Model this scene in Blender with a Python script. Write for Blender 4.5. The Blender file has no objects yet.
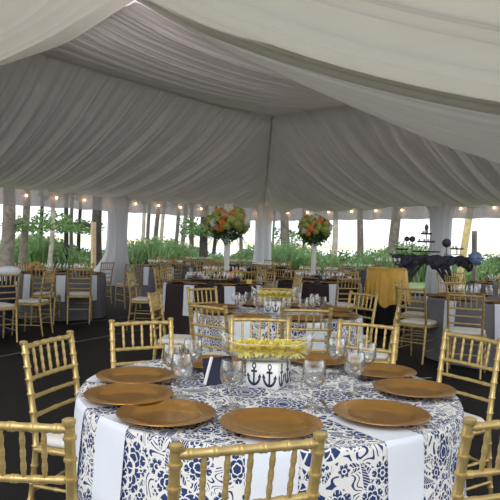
import bpy, math, random
from mathutils import Vector, Matrix
random.seed(11)
PI = math.pi
C = bpy.context.scene.collection
SC = bpy.context.scene

# ------------------------------------------------------------------ camera
F, H, ROLL, PITCH = 610.0, 1.38, math.radians(1.6), math.radians(0.56)
cam = bpy.data.objects.new('camera', bpy.data.cameras.new('camera'))
cam.data.sensor_width = 36; cam.data.lens = F/500*36
CM = Matrix.Translation((0, 0, H)) @ Matrix.Rotation(PI/2-PITCH, 4, 'X') @ Matrix.Rotation(ROLL, 4, 'Z')
cam.matrix_world = CM; cam.data.clip_end = 2000; cam.data.clip_start = .05
C.objects.link(cam); SC.camera = cam

def ray(px, py):
    return CM.to_3x3() @ Vector(((px-250)/F, (250-py)/F, -1))
def at(px, py, z):                      # ground position of a photo point lying at height z
    r = ray(px, py); k = (z-H)/r.z
    return Vector((r.x*k, r.y*k, z))
def atd(px, py, d):                     # position of a photo point at distance d
    r = ray(px, py); k = d/r.y
    return Vector((r.x*k, d, H+r.z*k))

# ------------------------------------------------------------------ materials
def mat(name, col, rough=.6, metal=0, spec=.5, noise=0, nscale=8, bump=0, bscale=30, trans=0, transp=0, sheen=0):
    m = bpy.data.materials.new(name); m.use_nodes = True
    nt = m.node_tree; N = nt.nodes; L = nt.links
    b = N['Principled BSDF']; out = N['Material Output']
    b.inputs['Roughness'].default_value = rough; b.inputs['Metallic'].default_value = metal
    b.inputs['Specular IOR Level'].default_value = spec
    c4 = (*col, 1); b.inputs['Base Color'].default_value = c4
    tc = N.new('ShaderNodeTexCoord')
    if noise:
        n = N.new('ShaderNodeTexNoise'); n.inputs['Scale'].default_value = nscale; n.inputs['Detail'].default_value = 4
        L.new(tc.outputs['Object'], n.inputs['Vector'])
        r = N.new('ShaderNodeValToRGB')
        r.color_ramp.elements[0].position = .3; r.color_ramp.elements[1].position = .7
        r.color_ramp.elements[0].color = (*[max(0, c*(1-noise)) for c in col], 1)
        r.color_ramp.elements[1].color = (*[min(1, c*(1+noise)) for c in col], 1)
        L.new(n.outputs['Fac'], r.inputs['Fac']); L.new(r.outputs['Color'], b.inputs['Base Color'])
    if bump:
        n2 = N.new('ShaderNodeTexNoise'); n2.inputs['Scale'].default_value = bscale
        L.new(tc.outputs['Object'], n2.inputs['Vector'])
        bp = N.new('ShaderNodeBump'); bp.inputs['Strength'].default_value = bump; bp.inputs['Distance'].default_value = .02
        L.new(n2.outputs['Fac'], bp.inputs['Height']); L.new(bp.outputs['Normal'], b.inputs['Normal'])
    last = b.outputs['BSDF']
    if trans:
        t = N.new('ShaderNodeBsdfTranslucent'); t.inputs['Color'].default_value = c4
        mx = N.new('ShaderNodeMixShader'); mx.inputs['Fac'].default_value = trans
        L.new(last, mx.inputs[1]); L.new(t.outputs[0], mx.inputs[2]); last = mx.outputs[0]
    if transp:
        t = N.new('ShaderNodeBsdfTransparent')
        mx = N.new('ShaderNodeMixShader'); mx.inputs['Fac'].default_value = transp
        L.new(last, mx.inputs[1]); L.new(t.outputs[0], mx.inputs[2]); last = mx.outputs[0]
    L.new(last, out.inputs['Surface'])
    return m

def glass_mat(name, tint=(1, 1, 1), base=.06, edge=.75):
    m = bpy.data.materials.new(name); m.use_nodes = True
    nt = m.node_tree; N = nt.nodes; L = nt.links
    N.remove(N['Principled BSDF']); out = N['Material Output']
    t = N.new('ShaderNodeBsdfTransparent'); t.inputs['Color'].default_value = (*tint, 1)
    g = N.new('ShaderNodeBsdfGlossy'); g.inputs['Roughness'].default_value = .05
    lw = N.new('ShaderNodeLayerWeight'); lw.inputs['Blend'].default_value = .35
    mr = N.new('ShaderNodeMapRange'); mr.inputs['To Min'].default_value = base; mr.inputs['To Max'].default_value = edge
    L.new(lw.outputs['Facing'], mr.inputs['Value'])
    mx = N.new('ShaderNodeMixShader')
    L.new(mr.outputs[0], mx.inputs['Fac']); L.new(t.outputs[0], mx.inputs[1]); L.new(g.outputs[0], mx.inputs[2])
    L.new(mx.outputs[0], out.inputs['Surface'])
    return m

def emit_mat(name, col, s):
    m = bpy.data.materials.new(name); m.use_nodes = True
    b = m.node_tree.nodes['Principled BSDF']
    b.inputs['Base Color'].default_value = (*col, 1)
    b.inputs['Emission Color'].default_value = (*col, 1); b.inputs['Emission Strength'].default_value = s
    return m

def damask_mat():
    """navy flowers, leaves and curls printed on white cotton, all from node maths on the cloth's UVs (metres)"""
    m = bpy.data.materials.new('floral_print'); m.use_nodes = True
    nt = m.node_tree; N = nt.nodes; L = nt.links
    b = N['Principled BSDF']; b.inputs['Roughness'].default_value = .75; b.inputs['Specular IOR Level'].default_value = .25
    uv = N.new('ShaderNodeUVMap')
    def M(op, a, b_=None, c=None):
        n = N.new('ShaderNodeMath'); n.operation = op
        for i, v in enumerate((a, b_, c)):
            if v is None: continue
            if isinstance(v, (int, float)): n.inputs[i].default_value = v
            else: L.new(v, n.inputs[i])
        return n.outputs[0]
    def cells(scale, off, wob, rnd=.75):
        mp = N.new('ShaderNodeVectorMath'); mp.operation = 'ADD'; mp.inputs[1].default_value = off
        L.new(uv.outputs[0], mp.inputs[0])
        v = N.new('ShaderNodeTexVoronoi'); v.voronoi_dimensions = '2D'; v.inputs['Scale'].default_value = scale
        v.inputs['Randomness'].default_value = rnd
        L.new(mp.outputs[0], v.inputs['Vector'])
        d = N.new('ShaderNodeVectorMath'); d.operation = 'SUBTRACT'
        L.new(mp.outputs[0], d.inputs[0]); L.new(v.outputs['Position'], d.inputs[1])
        sx = N.new('ShaderNodeSeparateXYZ'); L.new(d.outputs[0], sx.inputs[0])
        cr = N.new('ShaderNodeSeparateColor'); L.new(v.outputs['Color'], cr.inputs[0])
        ns = N.new('ShaderNodeTexNoise'); ns.inputs['Scale'].default_value = scale*2.2; ns.inputs['Detail'].default_value = 1
        L.new(mp.outputs[0], ns.inputs['Vector'])
        w = M('MULTIPLY', M('SUBTRACT', ns.outputs['Fac'], .5), wob)
        return sx.outputs[0], sx.outputs[1], cr, w
    def flower(scale, R, off, wob, rings, lw, pmin):
        x, y, cr, w = cells(scale, off, wob)
        th = M('ARCTAN2', y, x)
        r = M('ADD', M('SQRT', M('ADD', M('MULTIPLY', x, x), M('MULTIPLY', y, y))), w)
        RR = M('MULTIPLY', M('ADD', M('MULTIPLY', cr.outputs[2], .35), .75), R)
        k = M('ADD', M('FLOOR', M('MULTIPLY', cr.outputs[0], 2.99)), pmin)
        ph = M('MULTIPLY', cr.outputs[1], 6.28)
        line = None; inside = None; halo = None
        for q, (f, dph, dep) in enumerate(rings):
            pet = M('ABSOLUTE', M('COSINE', M('ADD', M('MULTIPLY', M('MULTIPLY', th, k), .5), M('ADD', ph, dph))))
            e = M('MULTIPLY', M('ADD', M('MULTIPLY', M('POWER', pet, .6), dep), 1-dep), M('MULTIPLY', RR, f))
            if q == 0:
                inside = M('LESS_THAN', r, e); halo = M('LESS_THAN', r, M('ADD', e, lw*2.2))
                # short white strokes running in from each petal tip
                st = M('GREATER_THAN', M('COSINE', M('MULTIPLY', th, M('MULTIPLY', k, 3))), .80)
                line = M('MULTIPLY', st, M('GREATER_THAN', M('DIVIDE', r, e), .80))
            else: line = M('MAXIMUM', line, M('LESS_THAN', M('ABSOLUTE', M('SUBTRACT', r, e)), lw*.5))
        ink = M('MULTIPLY', inside, M('SUBTRACT', 1, M('MINIMUM', line, 1)))
        return ink, halo
    def leaf(scale, a, b_, off, keep):
        x, y, cr, w = cells(scale, off, 0, .9)
        an = M('MULTIPLY', cr.outputs[0], 6.28); c = M('COSINE', an); s_ = M('SINE', an)
        u = M('ADD', M('MULTIPLY', x, c), M('MULTIPLY', y, s_)); v = M('SUBTRACT', M('MULTIPLY', y, c), M('MULTIPLY', x, s_))
        v = M('ADD', v, M('MULTIPLY', M('MULTIPLY', u, u), 5))
        hw = M('MULTIPLY', M('SUBTRACT', 1, M('POWER', M('ABSOLUTE', M('DIVIDE', u, a)), 1.6)), b_)
        av = M('ABSOLUTE', v); on = M('GREATER_THAN', cr.outputs[1], keep)
        inside = M('MULTIPLY', M('LESS_THAN', av, hw), on); halo = M('MULTIPLY', M('LESS_THAN', av, M('ADD', hw, .005)), on)
        vein = M('MULTIPLY', M('GREATER_THAN', av, .0016), M('GREATER_THAN', M('FRACT', M('ADD', M('MULTIPLY', u, 95), M('MULTIPLY', av, -70))), .26))
        return M('MULTIPLY', inside, vein), halo
    # thin stems and curls
    n = N.new('ShaderNodeTexNoise'); n.inputs['Scale'].default_value = 7; n.inputs['Detail'].default_value = .6
    n.inputs['Distortion'].default_value = 1.2; L.new(uv.outputs[0], n.inputs['Vector'])
    acc = M('LESS_THAN', M('FRACT', M('MULTIPLY', n.outputs['Fac'], 14)), .30)
    layers = [leaf(13, .036, .014, (5.3, 1.9, 0), .05), flower(13, .026, (2.7, 3.3, 0), 0, [(1, 0, .55), (.35, 0, 0)], .004, 5),
              leaf(6.5, .072, .028, (3.3, 4.9, 0), .05), flower(6.3, .052, (1.7, 2.3, 0), .022, [(1, 0, .4), (.68, 1.57, .3), (.34, 0, .2)], .0045, 5),
              flower(3.6, .098, (.13, .41, 0), .05, [(1, 0, .22), (.84, 1.57, .25), (.68, 0, .25), (.52, 1.57, .25), (.37, 0, .25), (.22, 1.57, .25)], .0055, 6)]
    for ink, halo in layers:
        acc = M('ADD', M('MULTIPLY', acc, M('SUBTRACT', 1, halo)), ink)
    acc = M('MINIMUM', acc, 1)
    mx = N.new('ShaderNodeMix'); mx.data_type = 'RGBA'
    mx.inputs['A'].default_value = (.80, .80, .80, 1); mx.inputs['B'].default_value = (.026, .050, .165, 1)
    L.new(acc, mx.inputs['Factor']); L.new(mx.outputs['Result'], b.inputs['Base Color'])
    return m

M = dict(
    gold=mat('gold_paint', (.56, .415, .165), .32, .45, noise=.12, nscale=25),
    charger=mat('brushed_gold', (.46, .235, .05), .27, .75, noise=.1, nscale=18),
    cushion=mat('ivory_fabric', (.74, .72, .69), .85, spec=.2),
    white=mat('white_linen', (.76, .81, .92), .8, spec=.2, bump=.06, bscale=60),
    print=damask_mat(),
    grey=mat('grey_cloth', (.165, .165, .195), .75, spec=.3, noise=.1, nscale=6),
    plum=mat('plum_cloth', (.035, .02, .025), .7, spec=.3),
    navy=mat('navy_cloth', (.03, .04, .085), .7, spec=.3),
    goldsatin=mat('gold_satin', (.58, .33, .035), .34, .15, noise=.1, nscale=7),
    black=mat('black_cloth', (.008, .008, .01), .75, spec=.2),
    floor=mat('black_flooring', (.007, .007, .009), .6, spec=.25, noise=.3, nscale=3, bump=.15, bscale=90),
    seam=mat('pale_floor_joint', (.16, .165, .18), .6),
    liner_far=mat('grey_liner', (.84, .775, .765), .85, spec=.1, trans=.032, noise=.04, nscale=2),
    liner_near=mat('cream_liner', (.84, .80, .72), .85, spec=.1, trans=.28, noise=.03, nscale=2),
    liner_edge=mat('shaded_liner', (.80, .765, .73), .85, spec=.1, trans=.13, noise=.03, nscale=2),  # cream liner fabric again, its shade put into colour and lower translucency
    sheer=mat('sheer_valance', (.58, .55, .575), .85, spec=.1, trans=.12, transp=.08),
    drape=mat('white_drape', (.86, .87, .92), .8, spec=.15, trans=.5),
    glass=glass_mat('clear_glass', base=.035, edge=1.0),
    water=glass_mat('water', (.93, .95, .96), .04, .45),
    bowlglass=glass_mat('bowl_glass', (.985, .995, .975), .03, .7),
    glassedge=mat('glass_edge_highlight', (.72, .80, .74), .15, transp=.65),  # pale half-clear colour paints in the highlight along the bowl's rim
    porcelain=mat('white_ceramic', (.80, .81, .82), .35),
    ink=mat('navy_paint', (.018, .022, .06), .5),
    yellow=mat('yellow_petals', (1, .89, .30), .6, trans=.45, noise=.05, nscale=30),
    stemgreen=mat('green_stem', (.10, .18, .05), .6),
    leaf=mat('leaf_green', (.13, .25, .075), .6, trans=.35, noise=.5, nscale=3),
    leafdark=mat('leaf_dark', (.06, .15, .035), .6, trans=.3, noise=.4, nscale=3),
    reed=mat('reed_green', (.19, .31, .13), .65, trans=.35, noise=.45, nscale=.8),
    bark=mat('grey_bark', (.17, .15, .13), .9, noise=.4, nscale=5, bump=.6, bscale=14),
    barkdark=mat('dark_bark', (.06, .055, .05), .9, noise=.4, nscale=5, bump=.6, bscale=14),
    barkpale=mat('pale_bark', (.46, .42, .36), .9, noise=.3, nscale=5, bump=.4, bscale=14),
    plank=mat('weathered_plank', (.50, .38, .24), .8, noise=.2, nscale=9),
    planky=mat('yellow_plank', (.62, .50, .24), .8, noise=.2, nscale=9),
    grass=mat('meadow', (.16, .24, .09), .9, noise=.4, nscale=1.2),
    sand=mat('pale_gravel', (.55, .53, .48), .9, noise=.15, nscale=2),
    lake=mat('pale_water', (.80, .84, .86), .25),
    shore=mat('far_sand', (.80, .74, .52), .9),
    bulb=emit_mat('warm_bulb', (1, .55, .22), 9),
    cord=mat('white_cord', (.5, .5, .5), .6),
    orange=mat('orange_rose', (.85, .30, .07), .6, noise=.2, nscale=20, trans=.15),
    coral=mat('coral_rose', (.80, .36, .20), .6, noise=.2, nscale=20, trans=.15),
    whitef=mat('white_hydrangea', (.82, .82, .74), .7, trans=.15, bump=.6, bscale=60),
    greenf=mat('green_hydrangea', (.46, .50, .14), .7, trans=.15, noise=.3, nscale=30, bump=.6, bscale=60),
    bluef=mat('blue_hydrangea', (.18, .25, .48), .7, noise=.3, nscale=30, bump=.6, bscale=60),
    driftwood=mat('dark_driftwood', (.06, .055, .055), .8, noise=.5, nscale=12, bump=.6, bscale=25),
    burlap=mat('charcoal_gauze', (.035, .035, .05), .85, noise=.7, nscale=16),
    steel=mat('steel', (.55, .55, .56), .25, 1),
    silver=mat('silver_tray', (.09, .09, .10), .35, .7),
    cake=mat('icing', (.75, .68, .60), .6),
    dkball=mat('dark_ball', (.05, .05, .065), .5),
)

# ------------------------------------------------------------------ mesh helpers
class MB:
    def __init__(s): s.v = []; s.f = []; s.mi = []; s.uv = None
    def add(s, vs, fs, mi=0):
        o = len(s.v); s.v += [tuple(v) for v in vs]
        s.f += [tuple(o+i for i in f) for f in fs]; s.mi += [mi]*len(fs); return s
    def merge(s, other, mi=0): return s.add(other.v, other.f, mi)
    def xf(s, mt): s.v = [tuple(mt @ Vector(v)) for v in s.v]; return s
    def grid(s, pts, closed=False, mi=0):                 # pts[i][j]
        n = len(pts); k = len(pts[0]); vs = [p for r in pts for p in r]; fs = []
        for i in range(n-1):
            for j in range(k if closed else k-1):
                j2 = (j+1) % k
                fs.append((i*k+j, i*k+j2, (i+1)*k+j2, (i+1)*k+j))
        return s.add(vs, fs, mi)
    def box(s, c, d, rz=0, mi=0, bev=0):
        x, y, z = [q/2 for q in d]; cr, sr = math.cos(rz), math.sin(rz)
        if bev:
            b = bev; rings = []
            for zz, ins in ((-z, b), (-z+b, 0), (z-b, 0), (z, b)):
                xx, yy = x-ins, y-ins; e = b*.6
                rings.append([(-xx+e, -yy), (xx-e, -yy), (xx, -yy+e), (xx, yy-e), (xx-e, yy), (-xx+e, yy), (-xx, yy-e), (-xx, -yy+e)])
            vs = []; fs = []
            for r_, zz in zip(rings, (-z, -z+b, z-b, z)):
                vs += [(p[0]*cr-p[1]*sr+c[0], p[0]*sr+p[1]*cr+c[1], zz+c[2]) for p in r_]
            for i in range(3):
                for j in range(8): fs.append((i*8+j, i*8+(j+1) % 8, i*8+8+(j+1) % 8, i*8+8+j))
            fs.append(tuple(range(7, -1, -1))); fs.append(tuple(range(24, 32)))
            return s.add(vs, fs, mi)
        vs = []
        for a, b_, g in ((-x, -y, -z), (x, -y, -z), (x, y, -z), (-x, y, -z), (-x, -y, z), (x, -y, z), (x, y, z), (-x, y, z)):
            vs.append((a*cr-b_*sr+c[0], a*sr+b_*cr+c[1], g+c[2]))
        return s.add(vs, [(3, 2, 1, 0), (4, 5, 6, 7), (0, 1, 5, 4), (1, 2, 6, 5), (2, 3, 7, 6), (3, 0, 4, 7)], mi)
    def tube(s, path, rad, n=8, mi=0, cap=True):
        P = [Vector(p) for p in path]; k = len(P)
        R = rad if isinstance(rad, (list, tuple)) else [rad]*k
        rows = []; up = None
        for i in range(k):
            t = (P[min(i+1, k-1)]-P[max(i-1, 0)])
            if t.length < 1e-9: t = Vector((0, 0, 1))
            t.normalize()
            if up is None:
                up = Vector((0, 1, 0)) if abs(t.y) < .9 else Vector((1, 0, 0))
            a = t.cross(up)
            if a.length < 1e-6: a = t.orthogonal()
            a.normalize(); b = t.cross(a); up = -b if False else up
            rows.append([P[i]+(a*math.cos(2*PI*j/n)+b*math.sin(2*PI*j/n))*R[i] for j in range(n)])
        o = len(s.v)
        s.grid(rows, True, mi)
        if cap:
            s.f.append(tuple(o+j for j in range(n))[::-1]); s.f.append(tuple(o+(k-1)*n+j for j in range(n))); s.mi += [mi, mi]
        return s
    def lathe(s, prof, n=24, c=(0, 0, 0), mi=0):
        rows = [[(c[0]+max(r, 1e-4)*math.cos(2*PI*j/n), c[1]+max(r, 1e-4)*math.sin(2*PI*j/n), c[2]+z) for j in range(n)] for r, z in prof]
        return s.grid(rows, True, mi)
    def ball(s, c, r, n=10, m=7, sq=(1, 1, 1), mi=0, jit=0):
        rows = []
        for i in range(m+1):
            a = PI*i/m; q = max(math.sin(a), 1e-3)
            rows.append([(c[0]+sq[0]*r*q*math.cos(2*PI*j/n)*(1+jit*random.uniform(-1, 1)), c[1]+sq[1]*r*q*math.sin(2*PI*j/n)*(1+jit*random.uniform(-1, 1)), c[2]-sq[2]*r*math.cos(a)) for j in range(n)])
        return s.grid(rows, True, mi)
    def mesh(s, name, mats, smooth=True):
        me = bpy.data.meshes.new(name); me.from_pydata(s.v, [], s.f); me.update()
        for m_ in (mats if isinstance(mats, (list, tuple)) else [mats]): me.materials.append(m_)
        for p, mi in zip(me.polygons, s.mi): p.material_index = mi; p.use_smooth = smooth
        if s.uv:
            ul = me.uv_layers.new(name='UVMap')
            for lp in me.loops: ul.data[lp.index].uv = s.uv[lp.vertex_index]
        if smooth:
            try: me.set_sharp_from_angle(angle=math.radians(50))
            except Exception: pass
        return me

def obj(name, me, parent=None, loc=None):
    o = bpy.data.objects.new(name, me); C.objects.link(o)
    if parent: o.parent = parent
    if loc is not None: o.location = loc
    return o
def tag(o, label, cat, group=None, kind=None):
    if label: o['label'] = label
    if cat: o['category'] = cat
    if group: o['group'] = group
    if kind: o['kind'] = kind
    return o
def thing(name, label, cat, loc=(0, 0, 0), rz=0, group=None):
    o = bpy.data.objects.new(name, None); C.objects.link(o); o.empty_display_size = .1
    o.location = loc; o.rotation_euler = (0, 0, rz)
    return tag(o, label, cat, group)
def struct(name, me, label=None):
    o = obj(name, me); o['kind'] = 'structure'
    if label: o['label'] = label
    return o
def copy_tree(o, parent=None):
    c = o.copy(); C.objects.link(c)
    if parent: c.parent = parent
    for ch in list(o.children): copy_tree(ch, c)
    return c

# ------------------------------------------------------------------ tent frame (world metres)
C0 = Vector((.5, 24.3, 0)); U = Vector((-.731, -.682, 0)); V = Vector((.682, -.731, 0))
EAVE, RIDGE, A = 2.85, 4.72, 6.1
PK = C0+U*A+V*A; PK.z = RIDGE; PK.x += .28

def hsh(i, k=0):
    x = math.sin(i*12.9898+k*78.233)*43758.5453
    return x-math.floor(x)
def pleat(t, lam, seed=0):
    """gathered fabric: soft downward bellies between tight creases, uneven widths and depths"""
    w = t/lam + .35*math.sin(t*.9+seed)+.22*math.sin(t*2.3+seed*2)
    i = math.floor(w); f = w-i
    return -(.35+.65*hsh(i, seed))*abs(math.sin(PI*f))**.8
def panel(name, top, bot, t0, t1, nt, ns, sag, amp, lam, seed, m, skew=0, label=None):
    rows = []
    for i in range(nt+1):
        t = t0+(t1-t0)*i/nt
        row = []
        a, b = top(t), bot(t); L_ = (b-a).length
        for j in range(ns+1):
            s_ = j/ns
            p = a.lerp(b, s_)
            sg = sag(t) if callable(sag) else sag
            p.z -= sg*4*s_*(1-s_)
            am = amp*min(1, L_/1.5)*min(1, .10+5*s_, .35+3*(1-s_))
            ts = t+skew*math.sin(PI*s_)*.3+.06*math.sin(3*s_+t)
            pl = pleat(ts, lam, seed)+.35*pleat(ts, lam*.43, seed+3)
            p.z += am*pl
            row.append(p)
        rows.append(row)
    mb = MB(); mb.grid(rows)
    return struct(name, mb.mesh(name, m), label)

def topL(t):
    if t >= A: p = PK+U*(t-A); p.z += .05*(t-A)
    else: p = Vector((C0.x, C0.y, EAVE)).lerp(PK, t/A)
    return p.copy()
def botL(t): p = C0+U*t; p.z = EAVE; return p
def topR(t):
    if t >= A: p = PK+V*(t-A)
    else: p = Vector((C0.x, C0.y, EAVE)).lerp(PK, t/A)
    return p.copy()
def botR(t): p = C0+V*t; p.z = EAVE; return p
sagf = lambda t: .50*min(1, max(t, .0)/A)**1.5
panel('ceiling', topL, botL, .02, 17, 900, 30, sagf, .22, .31, 1, M['liner_far'], label='pleated grey fabric tent liner, left slope')
panel('ceiling', topR, botR, .02, 17, 760, 30, sagf, .32, .45, 5, M['liner_far'], label='pleated grey fabric tent liner, right slope')
# upper panel between the two purlins and the front tent
e1a = PK+U*9.0+Vector((0, 0, .45)); e1b = Vector((-2.15, 10.25, 5.55)); e2a = PK-U*.35; e2b = PK+V*6-U*.35
panel('ceiling', lambda t: e1a.lerp(e1b, t/6), lambda t: e2a.lerp(e2b, t/6), -.3, 6.0, 440, 40, lambda t: .04+.55*min(1, max(0, t)/2.5), .13, .26, 9, M['liner_far'], label='pleated grey fabric liner panel under the tent peak')
# front tent: a ridge over the camera, two sagging slopes
RX, RZ, GY = -2.0, 5.32, 10.0
panel('ceiling', lambda t: Vector((RX, GY-.12*t, RZ)), lambda t: Vector((4.3, GY-1.3*t, 2.75)), 0, 3.2, 300, 36, lambda t: .12+.12*min(1, t/2.2), .16, .50, 2, M['liner_edge'], skew=1, label='gathered edge of the front tent liner, coloured darker for shade')
panel('ceiling', lambda t: Vector((RX, GY-.1-t, RZ+.02+.05*math.sin(t))), lambda t: Vector((4.3, GY-3.55-t*.85, 2.72)), 0, 8.5, 420, 36, lambda t: .25+.15*min(1, t/2.2), .34, .85, 2, M['liner_near'], skew=1, label='cream fabric liner of the front tent, right slope')
panel('ceiling', lambda t: Vector((RX, GY-t, RZ+.05*math.sin(t))), lambda t: Vector((-8.2, GY-t, 2.75)), 0, 9, 420, 36, lambda t: .12+.30*min(1, t/2.2), .34, .85, 7, M['liner_near'], skew=1, label='cream fabric liner of the front tent, left slope')

# piping along the hip between the two slopes
hp = [Vector((C0.x, C0.y, EAVE)).lerp(PK, k/24)-Vector((0, 0, .02+.50*0)) for k in range(25)]
struct('trim_9', MB().tube(hp, [.03+.008*math.sin(k*2.1) for k in range(25)], 8).mesh('trim', M['liner_far']), 'gathered fabric piping on the tent hip')
# unseen gable sheets added to keep sunlit bounce off the panel behind
for s_, xe, nm in ((1, 4.6, 'right'), (-1, -8.4, 'left')):
    rows = []
    for k in range(61):
        x = RX+(xe-RX)*k/60; z = RZ-.408*abs(x-RX)
        rows.append([(x, GY+.06+.03*math.sin(x*14), z-.02), (x, GY+.10+.04*math.sin(x*14), z+.5), (x, GY+.16+.04*math.sin(x*14+1), z+1.9)])
    struct('ceiling', MB().grid(rows).mesh('ceiling', M['liner_far']), 'unseen gable sheet added to block light above the %s edge of the front tent' % nm)
# valances
def valance(name, D, t1, seed):
    rows = []; n = int(t1*42)
    nrm = V if D is U else U
    for i in range(n+1):
        t = t1*i/n; row = []
        for j in range(9):
            s_ = j/8; p = C0+D*t
            w = .028*math.sin(t*21+seed+.8*math.sin(t*3))+.02*math.sin(t*9.3)
            p = p+nrm*(.02+w*(.5+.5*s_)); p.z = EAVE+.02-.56*s_+(.012*math.sin(t*7) if j == 8 else 0)
            row.append(p)
        rows.append(row)
    mb = MB(); mb.grid(rows)
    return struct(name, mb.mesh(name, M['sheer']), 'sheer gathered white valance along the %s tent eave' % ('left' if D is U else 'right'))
valance('trim_1', U, 17, 0); valance('trim_2', V, 17, 2)

# string lights tucked in the valances
def light_string(D, t0, t1, step, label):
    nrm = V if D is U else U
    o = thing('light_string', label, 'string lights', C0+D*t0+Vector((0, 0, 2.6)))
    base = o.location
    n = int((t1-t0)/step); pts = []
    bm = MB().ball((0, 0, 0), .036, 8, 6).mesh('bulb', M['bulb'])
    sm = MB().lathe([(.002, .03), (.016, .032), (.016, .062), (.002, .066)], 8).mesh('socket', M['cord'])
    for k in range(n*4+1):
        t = t0+(t1-t0)*k/(n*4); q = C0+D*t+nrm*.11; q.z = 2.665-.05*abs(math.sin(PI*k/4)); pts.append(q-base)
    obj('cord', MB().tube(pts, .007, 5).mesh('cord', M['cord']), o)
    for k in range(n+1):
        t = t0+(t1-t0)*k/n; q = C0+D*t+nrm*.11; q.z = 2.60
        b = obj('bulb', bm, o, q-base); obj('socket', sm, b)
light_string(U, .5, 11.5, .9, 'string of glowing warm bulbs along the valance left of the corner leg')
light_string(V, .4, 12.5, .95, 'string of glowing warm bulbs along the valance right of the corner leg')

# draped tent legs
def leg_post(p, flare, w, label, seed, tz=EAVE):
    o = thing('tent_leg', label, 'tent leg', (p.x, p.y, 0))
    obj('pole', MB().box((0, 0, tz/2), (.1, .1, tz)).mesh('pole', M['steel']), o)
    rows = []; n = 64
    for j in range(26):
        z = tz*(1-j/25); q = 1-z/tz; row = []
        r0 = w*(1.0-.14*math.sin(PI*min(1, q*1.3)))
        if q < .12: r0 += .16*(1-q/.12)
        for i in range(n):
            a = 2*PI*i/n
            f = 1+.10*math.sin(9*a+seed+1.5*q)+.06*math.sin(17*a+2*seed-q*2)
            r1 = r0*f+flare*max(0, (q-.62)/.38)**1.6*(.15+.85*(.5-.5*math.cos(a-.9)))
            row.append((r1*math.cos(a), r1*math.sin(a), z+.004))
        rows.append(row)
    d = obj('drape', MB().grid(rows, True).mesh('drape', M['drape']), o)
    return o
leg_post(C0+U*6.75+V*.25, .75, .33, 'white draped tent leg at left, its fabric flaring onto the floor', 1)
leg_post(C0+U*.25+V*.25, .05, .33, 'white draped tent leg at the far corner of the tent', 2)
leg_post(C0+V*7.9+U*.25, .08, .33, 'white draped tent leg behind the dessert table', 3)

# ------------------------------------------------------------------ ground
def poly(name, pts, m, z):
    return struct(name, MB().add([(p[0], p[1], z) for p in pts], [tuple(range(len(pts)))]).mesh(name, m, False))
c_ = C0; l_ = C0+U*22; r_ = C0+V*22
poly('floor', [(c_.x, c_.y), (l_.x, l_.y), (l_.x, -4), (r_.x, -4), (r_.x, r_.y)], M['floor'], 0)
o = poly('ground', [(-60, -8), (60, -8), (60, 46), (-60, 46)], M['grass'], -.03)
k1 = C0+U*6-V*.3; k2 = C0+U*9.8-V*.3; k3 = C0+U*9.8-V*3; k4 = C0+U*4.4-V*3
o = poly('gravel_path', [k1, k2, k3, k4], M['sand'], -.015)
o = poly('lake', [(-900, 46), (900, 46), (900, 1400), (-900, 1400)], M['lake'], -.6)
mb = MB()
for i in range(40):
    x = -420+i*21; mb.ball((x, 420, -.4), 15, 8, 5, (1.2, .5, .20+.05*hsh(i)))
struct('far_shore', mb.mesh('far_shore', M['shore']), 'pale sandy far shore across the water')
def seam(i, p, q):
    a = at(*p, 0); b = at(*q, 0); d = b-a
    struct('trim_%d' % i, MB().box(((a.x+b.x)/2, (a.y+b.y)/2, .002), (d.length, .022, .004), math.atan2(d.y, d.x)).mesh('trim', M['seam'], False), 'pale joint line in the black flooring, %s' % ('nearer' if i == 3 else 'farther'))
seam(3, (-15, 359.5), (150, 328)); seam(4, (70, 324.5), (160, 312.5))

# ------------------------------------------------------------------ vegetation outside
def leaves(mb, c, r, n, size, sq=(1, 1, 1), mi=0):
    for _ in range(n):
        while True:
            x, y, z = [random.uniform(-1, 1) for _ in range(3)]
            if x*x+y*y+z*z < 1: break
        p = Vector((c[0]+x*r*sq[0], c[1]+y*r*sq[1], c[2]+z*r*sq[2]))
        a = Vector([random.gauss(0, 1) for _ in range(3)]).normalized(); b = a.orthogonal().normalized()
        b.rotate(Matrix.Rotation(random.uniform(0, 6.28), 3, a))
        s1 = size*random.uniform(.6, 1.3); w = a.cross(b)*s1*.5
        mb.add([p-b*s1, p+w, p+b*s1, p-w], [(0, 1, 2, 3)], mi)
def tree(px, d, wpx, lean, bm, label, low=0, lm='leaf', py=None, h=6.5):
    g = atd(px, 262, d); x = g.x; w = wpx*d/F/2
    o = thing('tree', label, 'tree', (x, d, -.03), 0, 'trees outside the tent')
    rnd = random.Random(int(px*7)); pts = []; rad = []
    for k in range(15):
        q = k/14
        pts.append((lean*q*h*.3+.06*math.sin(q*6+px), .05*math.sin(q*5+px*2), q*h)); rad.append(w*(1.25-.25*min(1, q*6))*(1-.35*q) if k else w*1.5)
    obj('trunk', MB().tube(pts, rad, 9).mesh('trunk', M[bm]), o)
    mb = MB()
    for k in range(3+low):
        q = .55+.12*k if k < 3 else .28+.08*rnd.random(); b = Vector(pts[int(q*14)]); a = rnd.uniform(0, 6.28); L_ = rnd.uniform(.8, 1.5)
        e = b+Vector((math.cos(a)*L_, math.sin(a)*L_*.5, .35 if k < 3 else .1))
        obj('branch', MB().tube([b, b.lerp(e, .5)+Vector((0, 0, .1)), e], [w*.35, w*.25, w*.12], 6).mesh('branch', M[bm]), o)
        leaves(mb, e, .55, 90 if k >= 3 else 50, .10, (1.3, 1, .6))
    leaves(mb, (lean*h*.3, 0, h), .5, 90, .16)
    obj('foliage', mb.mesh('foliage', M[lm], False), o)
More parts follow.
